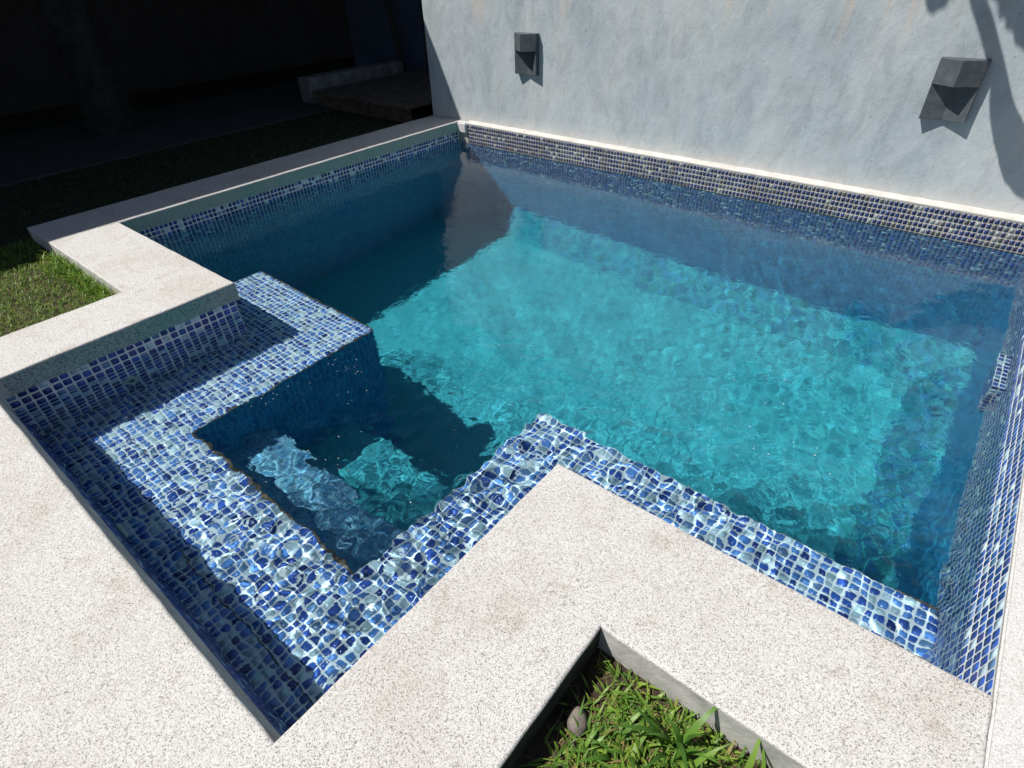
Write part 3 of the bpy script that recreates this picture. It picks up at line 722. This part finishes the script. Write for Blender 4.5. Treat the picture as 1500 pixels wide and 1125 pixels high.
def bubbles():
    bm = bmesh.new()
    spots = [(2.5, 3.75, .22, 26), (2.42, 4.0, .07, 14), (2.62, 3.62, .05, 9), (2.12, 4.57, .05, 12), (4.55, 2.85, .07, 12), (4.42, 2.5, .12, 6), (3.2, 4.1, .2, 14)]
    for u, v, sp, n in spots:
        for _ in range(n):
            r = random.uniform(.0010, .0026)
            q = Matrix.Translation(P(u+random.gauss(0, sp), v+random.gauss(0, sp*.6), Z_W+.001))
            if not (BU0 < q.translation.x < U_G-.05 and .1 < -q.translation.y < 4.75): continue
            bmesh.ops.create_icosphere(bm, subdivisions=1, radius=r, matrix=q)
    return tag(from_bm('bubbles', bm, MT['foam'], smooth=True), 'tiny white bubbles scattered on the water', kind='stuff')
bubbles()

# ------------------------------------------------------------------ wall lamps
def wall_lamp(u0, z0, z1, label, k=1.0):
    w_, d, ridge, fold = 0.262, 0.052, 0.125, 0.020
    root = empty('wall_lamp', P(u0+w_/2, V_W, z0))
    tag(root, label, 'wall lamp', 'dark wedge lamps on the grey wall')
    zm = z0+(z1-z0)*0.585
    y0 = V_W-.004
    def prism(name, plan, za, zb, plan2=None):
        bm = bmesh.new(); plan2 = plan2 or plan
        a = [bm.verts.new(P(u0+x, y0+y, za)) for x, y in plan2]; b = [bm.verts.new(P(u0+x, y0+y, zb)) for x, y in plan]
        n_ = len(plan)
        for i in range(n_): bm.faces.new((a[i], a[(i+1) % n_], b[(i+1) % n_], b[i]))
        bm.faces.new(a[::-1]); bm.faces.new(b)
        bmesh.ops.recalc_face_normals(bm, faces=bm.faces)
        bmesh.ops.triangulate(bm, faces=[f for f in bm.faces if len(f.verts) > 4])
        bmesh.ops.bevel(bm, geom=[e for e in bm.edges if e.calc_face_angle(0) > .3], offset=.0018, segments=1, affect='EDGES')
        return from_bm(name, bm, MT['lamp'], root)
    prism('upper_shade', [(0, 0), (w_, 0), (w_, d), (w_/2, ridge), (0, d)], zm, z1)
    prism('lower_shade', [(0.001, 0), (w_-.001, 0), (w_-.001, d-.001), (w_/2, fold), (0.001, d-.001)], z0, zm-.0005)
    return root
wall_lamp(0.817, 0.533, 0.882, 'dark slate wedge wall lamp nearer the shaded end of the grey wall')
wall_lamp(4.318, 0.529, 0.889, 'dark slate wedge wall lamp crossed by the curved plant shadow')

# ------------------------------------------------------------------ grass and plants
def blades(name, pos, length, width, lean, mat, tint, droop=0.5, segs=3, kind='stuff', parent=None):
    n = len(pos); rng = RNG
    az = rng.uniform(0, math.tau, n); L = length; Wd = width
    dirx, diry = np.cos(az), np.sin(az)
    sx, sy = -diry, dirx
    t = np.linspace(0, 1, segs+1)
    V = np.zeros((n, (segs+1)*2, 3))
    for k, tk in enumerate(t):
        h = L*tk*np.cos(lean)*(1-droop*0.55*tk*tk); r = L*tk*np.sin(lean)*(0.6+0.4*tk)+L*droop*.45*tk*tk
        wv = Wd*(1-tk**1.6)*.5*(0.75+.5*min(1, tk*4))
        if k == segs: wv = Wd*.03
        cx = pos[:, 0]+dirx*r; cy = pos[:, 1]+diry*r; cz = pos[:, 2]+h
        V[:, 2*k] = np.stack([cx-sx*wv, cy-sy*wv, cz], 1); V[:, 2*k+1] = np.stack([cx+sx*wv, cy+sy*wv, cz], 1)
    q = np.array([[2*k, 2*k+1, 2*k+3, 2*k+2] for k in range(segs)])
    F = (q[None]+(np.arange(n)*(segs+1)*2)[:, None, None]).reshape(-1, 4)
    me = mesh_arrays(name, V.reshape(-1, 3), F.ravel(), np.arange(len(F))*4, np.full(len(F), 4))
    at = me.attributes.new('tint', 'FLOAT', 'POINT'); at.data.foreach_set('value', np.repeat(tint, (segs+1)*2).astype(np.float32))
    me.shade_smooth()
    o = link(name, me, mat, parent)
    if kind: o['kind'] = kind
    return o
def scatter(n, u0, u1, v0, v1, z, clump=0.0):
    u = RNG.uniform(u0, u1, n); v = RNG.uniform(v0, v1, n)
    return np.stack([u, -v, np.full(n, z)], 1)
def tints(n, dry=.1):
    t = np.clip(RNG.normal(.45, .2, n), 0, .8); m = RNG.random(n) < dry; t[m] = RNG.uniform(.85, 1, m.sum()); return t

# near bed: coarse low weeds, thin near the shaded corner
pos = scatter(15000, U_P+.02, 5.75, V_P+.01, 5.2, -.125)
du, dv = pos[:, 0]-U_P, -pos[:, 1]-V_P
keep = (RNG.random(len(pos)) < np.clip((du-.02)*9-.15, .03, 1)) & (RNG.random(len(pos)) < np.clip(dv*14+.15, .1, 1))
keep &= ~((np.hypot(pos[:, 0]-4.50, -pos[:, 1]-4.325) < .035))
pos = pos[keep]; n = len(pos)
tag(blades('grass', pos, RNG.uniform(.03, .075, n), RNG.uniform(.004, .010, n), RNG.uniform(.1, 1.2, n), MT['grass'], tints(n, .13), .8),
    'coarse green weeds filling the sunken bed between the coping arms', 'grass')
pos = scatter(2500, U_P+.02, 5.5, V_P+.01, 5.0, -.122); n = len(pos)
tag(blades('dry_litter', pos, RNG.uniform(.02, .05, n), RNG.uniform(.002, .004, n), RNG.uniform(1.2, 1.55, n), MT['grass'], RNG.uniform(.85, 1, n), .2, 2),
    'dry straw litter on the soil of the sunken bed', 'litter')
# sunlit lawn
pos = scatter(16000, -0.5, U_Q-.01, V_Q+.012, 5.6, -.10); n = len(pos)
tag(blades('grass', pos, RNG.uniform(.018, .05, n), RNG.uniform(.0025, .0055, n), RNG.uniform(.1, 1.1, n), MT['grass'], tints(n, .10), .6),
    'short sunlit lawn grass in the corner of the coping', 'grass')
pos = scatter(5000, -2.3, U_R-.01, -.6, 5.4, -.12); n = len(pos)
tag(blades('grass', pos, RNG.uniform(.015, .045, n), RNG.uniform(.003, .006, n), RNG.uniform(.1, 1.2, n), MT['grass'], tints(n, .25)*.35, .6, 2),  # tint scaled down to put the shade into the blades
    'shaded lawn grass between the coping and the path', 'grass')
def clump(u, v, z, n, l0, l1, w0, w1, label, spread=.03, lean=(.1, .8), mat='broad', cat='plant', name='grass_clump', group=None):
    pos = np.stack([RNG.normal(0, spread, n), RNG.normal(0, spread, n), np.zeros(n)], 1)
    root = empty(name, P(u, v, z)); tag(root, label, cat, group)
    for k in range(n):
        o = blades('blade', pos[k:k+1], np.array([random.uniform(l0, l1)]), np.array([random.uniform(w0, w1)]), np.array([random.uniform(*lean)]), MT[mat], np.array([random.random()]), random.uniform(.3, 1.0), 5, kind=None, parent=None)
        o.parent = root
    return root
clump(4.72, 4.235, -.125, 13, .14, .23, .012, .019, 'tall broad-bladed weed rising over the bed edge', .02, (.05, .5))
clump(4.545, 4.36, -.125, 9, .05, .10, .008, .013, 'low weed half hiding the rounded stone', .02, (.2, .9))
clump(4.90, 4.235, -.125, 13, .12, .20, .011, .017, 'broad-bladed weed leaning onto the coping with pointed leaves', .02, (.1, .45))
clump(4.64, 4.32, -.125, 12, .07, .12, .010, .016, 'low leafy weed in the middle of the sunken bed', .03, (.3, 1.0))
clump(4.80, 4.36, -.125, 14, .08, .14, .011, .017, 'low leafy weed at the foot of the tall weed', .04, (.3, 1.0))
n = 620
pos = np.stack([RNG.uniform(.08, U_Q-.02, n), -(V_Q+.012+np.abs(RNG.normal(0, .05, n))), np.full(n, -.105)], 1)
tag(blades('long_grass', pos, RNG.uniform(.08, .17, n), RNG.uniform(.004, .008, n), RNG.uniform(.05, .8, n), MT['grass'], tints(n, .08), .7, 4),
    'long green grass fringe along the coping edge of the sunlit lawn', 'grass')
n = 260
pos = np.stack([U_Q-.012-np.abs(RNG.normal(0, .03, n)), -RNG.uniform(V_Q+.02, 5.4, n), np.full(n, -.105)], 1)
tag(blades('long_grass', pos, RNG.uniform(.05, .11, n), RNG.uniform(.003, .006, n), RNG.uniform(.05, .7, n), MT['grass'], tints(n, .12), .6, 4),
    'shorter grass fringe along the coping arm beside the tiled bench wall', 'grass')
clump(-.02, 3.72, -.002, 14, .02, .05, .0015, .0025, 'tiny dry weed sprouting on the coping corner', .012, (.8, 1.4), 'grass', 'weed', 'dry_weed')
def pebble(u, v, z, r, label):
    bm = bmesh.new(); bmesh.ops.create_icosphere(bm, subdivisions=3, radius=1)
    for vv in bm.verts:
        c = vv.co; k = 1+.10*wob(c.x*1.3, c.y*1.1, 2.5, 1)+.05*wob(c.z, c.x, 5, 2)
        vv.co = Vector((c.x*r*1.0*k, c.y*r*1.25*k, c.z*r*.75*k))
    o = from_bm('stone', bm, MT['stone'], smooth=True); o.location = P(u, v, z); o.rotation_euler = (.2, .15, .5)
    tag(o, label, 'stone')
pebble(4.50, 4.33, -.112, .029, 'rounded grey-brown stone in the shaded side of the sunken bed')

# ------------------------------------------------------------------ porch, path side and dark garden behind
H_R = 3.2; UE_ = -0.022+SUN_D[0]/SUN_D[2]*(H_R+.18)
porch = empty('house', P(-4, 2, -.12))
tag(porch, 'dark house porch with a bark-covered trunk post beside the shaded path', 'house')
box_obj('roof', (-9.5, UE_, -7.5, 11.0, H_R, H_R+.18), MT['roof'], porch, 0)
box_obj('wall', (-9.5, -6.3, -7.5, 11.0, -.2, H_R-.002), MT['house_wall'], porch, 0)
box_obj('sky_block', (-9.5, -3.75, -7.5, 11.0, H_R+.181, 7.4), MT['house_wall'], porch, 0)  # unseen volume added above the porch to block skylight
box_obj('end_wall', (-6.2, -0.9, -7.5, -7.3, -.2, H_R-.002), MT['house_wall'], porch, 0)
def trunk(u, v, r, h, name, mat, parent):
    bm = bmesh.new(); n = 20; rings = []
    for i in range(29):
        z = h*i/28; rr = r*(1.18-.25*min(1, z/.6)+.05*math.sin(z*5))
        ox, oy = .05*math.sin(z*1.7), .05*math.sin(z*1.2+1)
        rings.append([bm.verts.new(P(u+ox+rr*(1+.09*math.sin(3*a*1.0+z*2)+.05*math.sin(7*a+z*9))*math.cos(a), v+oy+rr*(1+.09*math.sin(3*a+z*2)+.05*math.sin(7*a+z*9))*math.sin(a), -.14+z)) for a in [k*math.tau/n for k in range(n)]])
    for i in range(28):
        for k in range(n): bm.faces.new((rings[i][k], rings[i+1][k], rings[i+1][(k+1) % n], rings[i][(k+1) % n]))
    bmesh.ops.recalc_face_normals(bm, faces=bm.faces)
    return from_bm(name, bm, mat, parent, True)
trunk(-3.7, 2.2, .24, H_R+.13, 'trunk_post', MT['bark'], porch)
trunk(-3.75, -4.5, .20, H_R+.13, 'trunk_post', MT['bark'], porch)

deck = empty('timber_deck', P(-1.8, -.5, -.12)); tag(deck, 'low weathered timber deck of planks behind the end of the wall', 'deck')
k = 0; u = -2.62
while u < -0.80:
    wv = .135; box_obj('plank', (u, u+wv, -1.9, .09+random.uniform(-.015, .015), .045, .075), MT['wood'], deck, .004); u += wv+.010
for v in (-1.6, -.8, -.02): box_obj('bearer', (-2.6, -.84, v-.04, v+.04, -.13, .044), MT['wood'], deck, .003)
blk = box_obj('low_block_wall', (-3.05, -2.80, -1.75, .0, -.14, .20), MT['white_block'], None, .02)
tag(blk, 'low whitewashed block wall beside the timber deck', 'wall')
sf = empty('slat_fence', P(-1.9, -2.2, -.12)); tag(sf, 'dark horizontal slat fence behind the timber deck', 'fence')
for j in range(14): box_obj('slat', (-2.75, -.42, -2.22, -2.19+.006*(j % 2), -.05+.135*j, .065+.135*j), MT['slat'], sf, .004)
for u in (-2.7, -1.6, -.5): box_obj('post', (u-.04, u+.04, -2.30, -2.225, -.2, 1.95), MT['slat'], sf, .004)
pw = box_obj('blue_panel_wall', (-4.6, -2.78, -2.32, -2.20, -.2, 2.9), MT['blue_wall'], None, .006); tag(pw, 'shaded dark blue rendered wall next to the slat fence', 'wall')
bm = bmesh.new()
for z, u in ((-.14, -3.02), (2.4, -3.5)):
    for a in range(10): bm.verts.new(P(u+.045*math.cos(a*.628), -1.95+.045*math.sin(a*.628), z))
bm.verts.ensure_lookup_table()
for a in range(10): bm.faces.new((bm.verts[a], bm.verts[(a+1) % 10], bm.verts[10+(a+1) % 10], bm.verts[10+a]))
tag(from_bm('leaning_pole', bm, MT['slat'], None, True), 'dark slanting pole leaning in front of the blue wall', 'pole')

# ------------------------------------------------------------------ palm leaning over the pool from the right (its shadow falls on the wall)
def s2p(us, zs, t):
    t *= .66
    return Vector(P(us-SUN_D[0]*t, V_W+SUN_D[1]*t, zs-SUN_D[2]*t))   # a point whose shadow falls at (us, zs) on the wall
palm = empty('palm_tree', P(6.1, 1.0, 0)); tag(palm, 'palm leaning over the pool whose curved shadow crosses the wall', 'palm tree')
path = [(Vector(P(6.1, 1.0, -.05)), .13), (Vector(P(5.75, .85, .8)), .125), (Vector(P(5.05, .65, 1.45)), .115), (s2p(5.03, .28, .85), .105), (s2p(4.86, .45, .92), .095), (s2p(4.74, .62, 1.0), .075), (s2p(4.66, .78, 1.08), .055),
        (s2p(4.57, .93, 1.15), .047), (s2p(4.47, 1.08, 1.24), .047), (s2p(4.37, 1.22, 1.32), .046), (s2p(4.28, 1.40, 1.40), .05)]
def spline(pts, m=8):
    out = []
    for i in range(len(pts)-1):
        p0, p1, p2, p3 = pts[max(0, i-1)], pts[i], pts[i+1], pts[min(len(pts)-1, i+2)]
        for k in range(m):
            t = k/m
            f = lambda a, b, c, d: .5*((2*b)+(c-a)*t+(2*a-5*b+4*c-d)*t*t+(3*b-a-3*c+d)*t**3)
            out.append((f(p0[0], p1[0], p2[0], p3[0]), f(p0[1], p1[1], p2[1], p3[1])))
    return out+[pts[-1]]
sp = spline(path); bm = bmesh.new(); rings = []
for i, (c, r) in enumerate(sp):
    d = (sp[min(i+1, len(sp)-1)][0]-sp[max(i-1, 0)][0]).normalized(); x = d.orthogonal().normalized(); y = d.cross(x)
    r *= .74*(1+.09*(i % 2)+.04*random.random())
    rings.append([bm.verts.new(c+x*r*math.cos(a*math.tau/14)+y*r*math.sin(a*math.tau/14)) for a in range(14)])
for i in range(len(rings)-1):
    for a in range(14): bm.faces.new((rings[i][a], rings[i][(a+1) % 14], rings[i+1][(a+1) % 14], rings[i+1][a]))
bmesh.ops.recalc_face_normals(bm, faces=bm.faces)
from_bm('trunk', bm, MT['stem'], palm, True)
def leaf(pts, wmax):
    sp = spline([(p, 0) for p in pts], 6); bm = bmesh.new(); rows = []
    for i, (c, _) in enumerate(sp):
        s = i/(len(sp)-1); d = (sp[min(i+1, len(sp)-1)][0]-sp[max(i-1, 0)][0]).normalized()
        x = d.cross(SUN).normalized(); nn = x.cross(d)
        wv = wmax*(math.sin(math.pi*min(1, s*.93+.07))**.7)*(1+.16*(i % 2))
        rows.append([bm.verts.new(c-x*wv-nn*wv*.3), bm.verts.new(c-x*wv*.5-nn*wv*.08), bm.verts.new(c), bm.verts.new(c+x*wv*.5-nn*wv*.08), bm.verts.new(c+x*wv-nn*wv*.3)])
    for i in range(len(rows)-1):
        for k in range(4): bm.faces.new((rows[i][k], rows[i][k+1], rows[i+1][k+1], rows[i+1][k]))
    me = bpy.data.meshes.new('leaf'); bm.normal_update(); bm.to_mesh(me); bm.free()
    at = me.attributes.new('tint', 'FLOAT', 'POINT'); at.data.foreach_set('value', RNG.random(len(me.vertices)).astype(np.float32))
    o = link('leaf', me, MT['palm_leaf'], palm, True)
    md = o.modifiers.new('thickness', 'SOLIDIFY'); md.thickness = .004
leaf([s2p(4.29, 1.38, 1.40), s2p(4.23, 1.50, 1.46), s2p(4.17, 1.42, 1.50), s2p(4.14, 1.14, 1.50)], .09)
leaf([s2p(4.29, 1.38, 1.40), s2p(4.42, 1.55, 1.42), s2p(4.60, 1.32, 1.40), s2p(4.80, .93, 1.36)], .16)
leaf([s2p(4.29, 1.38, 1.40), s2p(4.5, 1.75, 1.42), s2p(4.85, 1.5, 1.44), s2p(5.15, 1.0, 1.42)], .16)
leaf([s2p(4.29, 1.38, 1.40), s2p(4.1, 1.8, 1.42), s2p(3.8, 1.8, 1.44), s2p(3.55, 1.42, 1.42)], .14)
leaf([s2p(4.29, 1.38, 1.40), s2p(4.3, 1.8, 1.42), s2p(4.2, 2.1, 1.44), s2p(4.0, 2.2, 1.42)], .14)
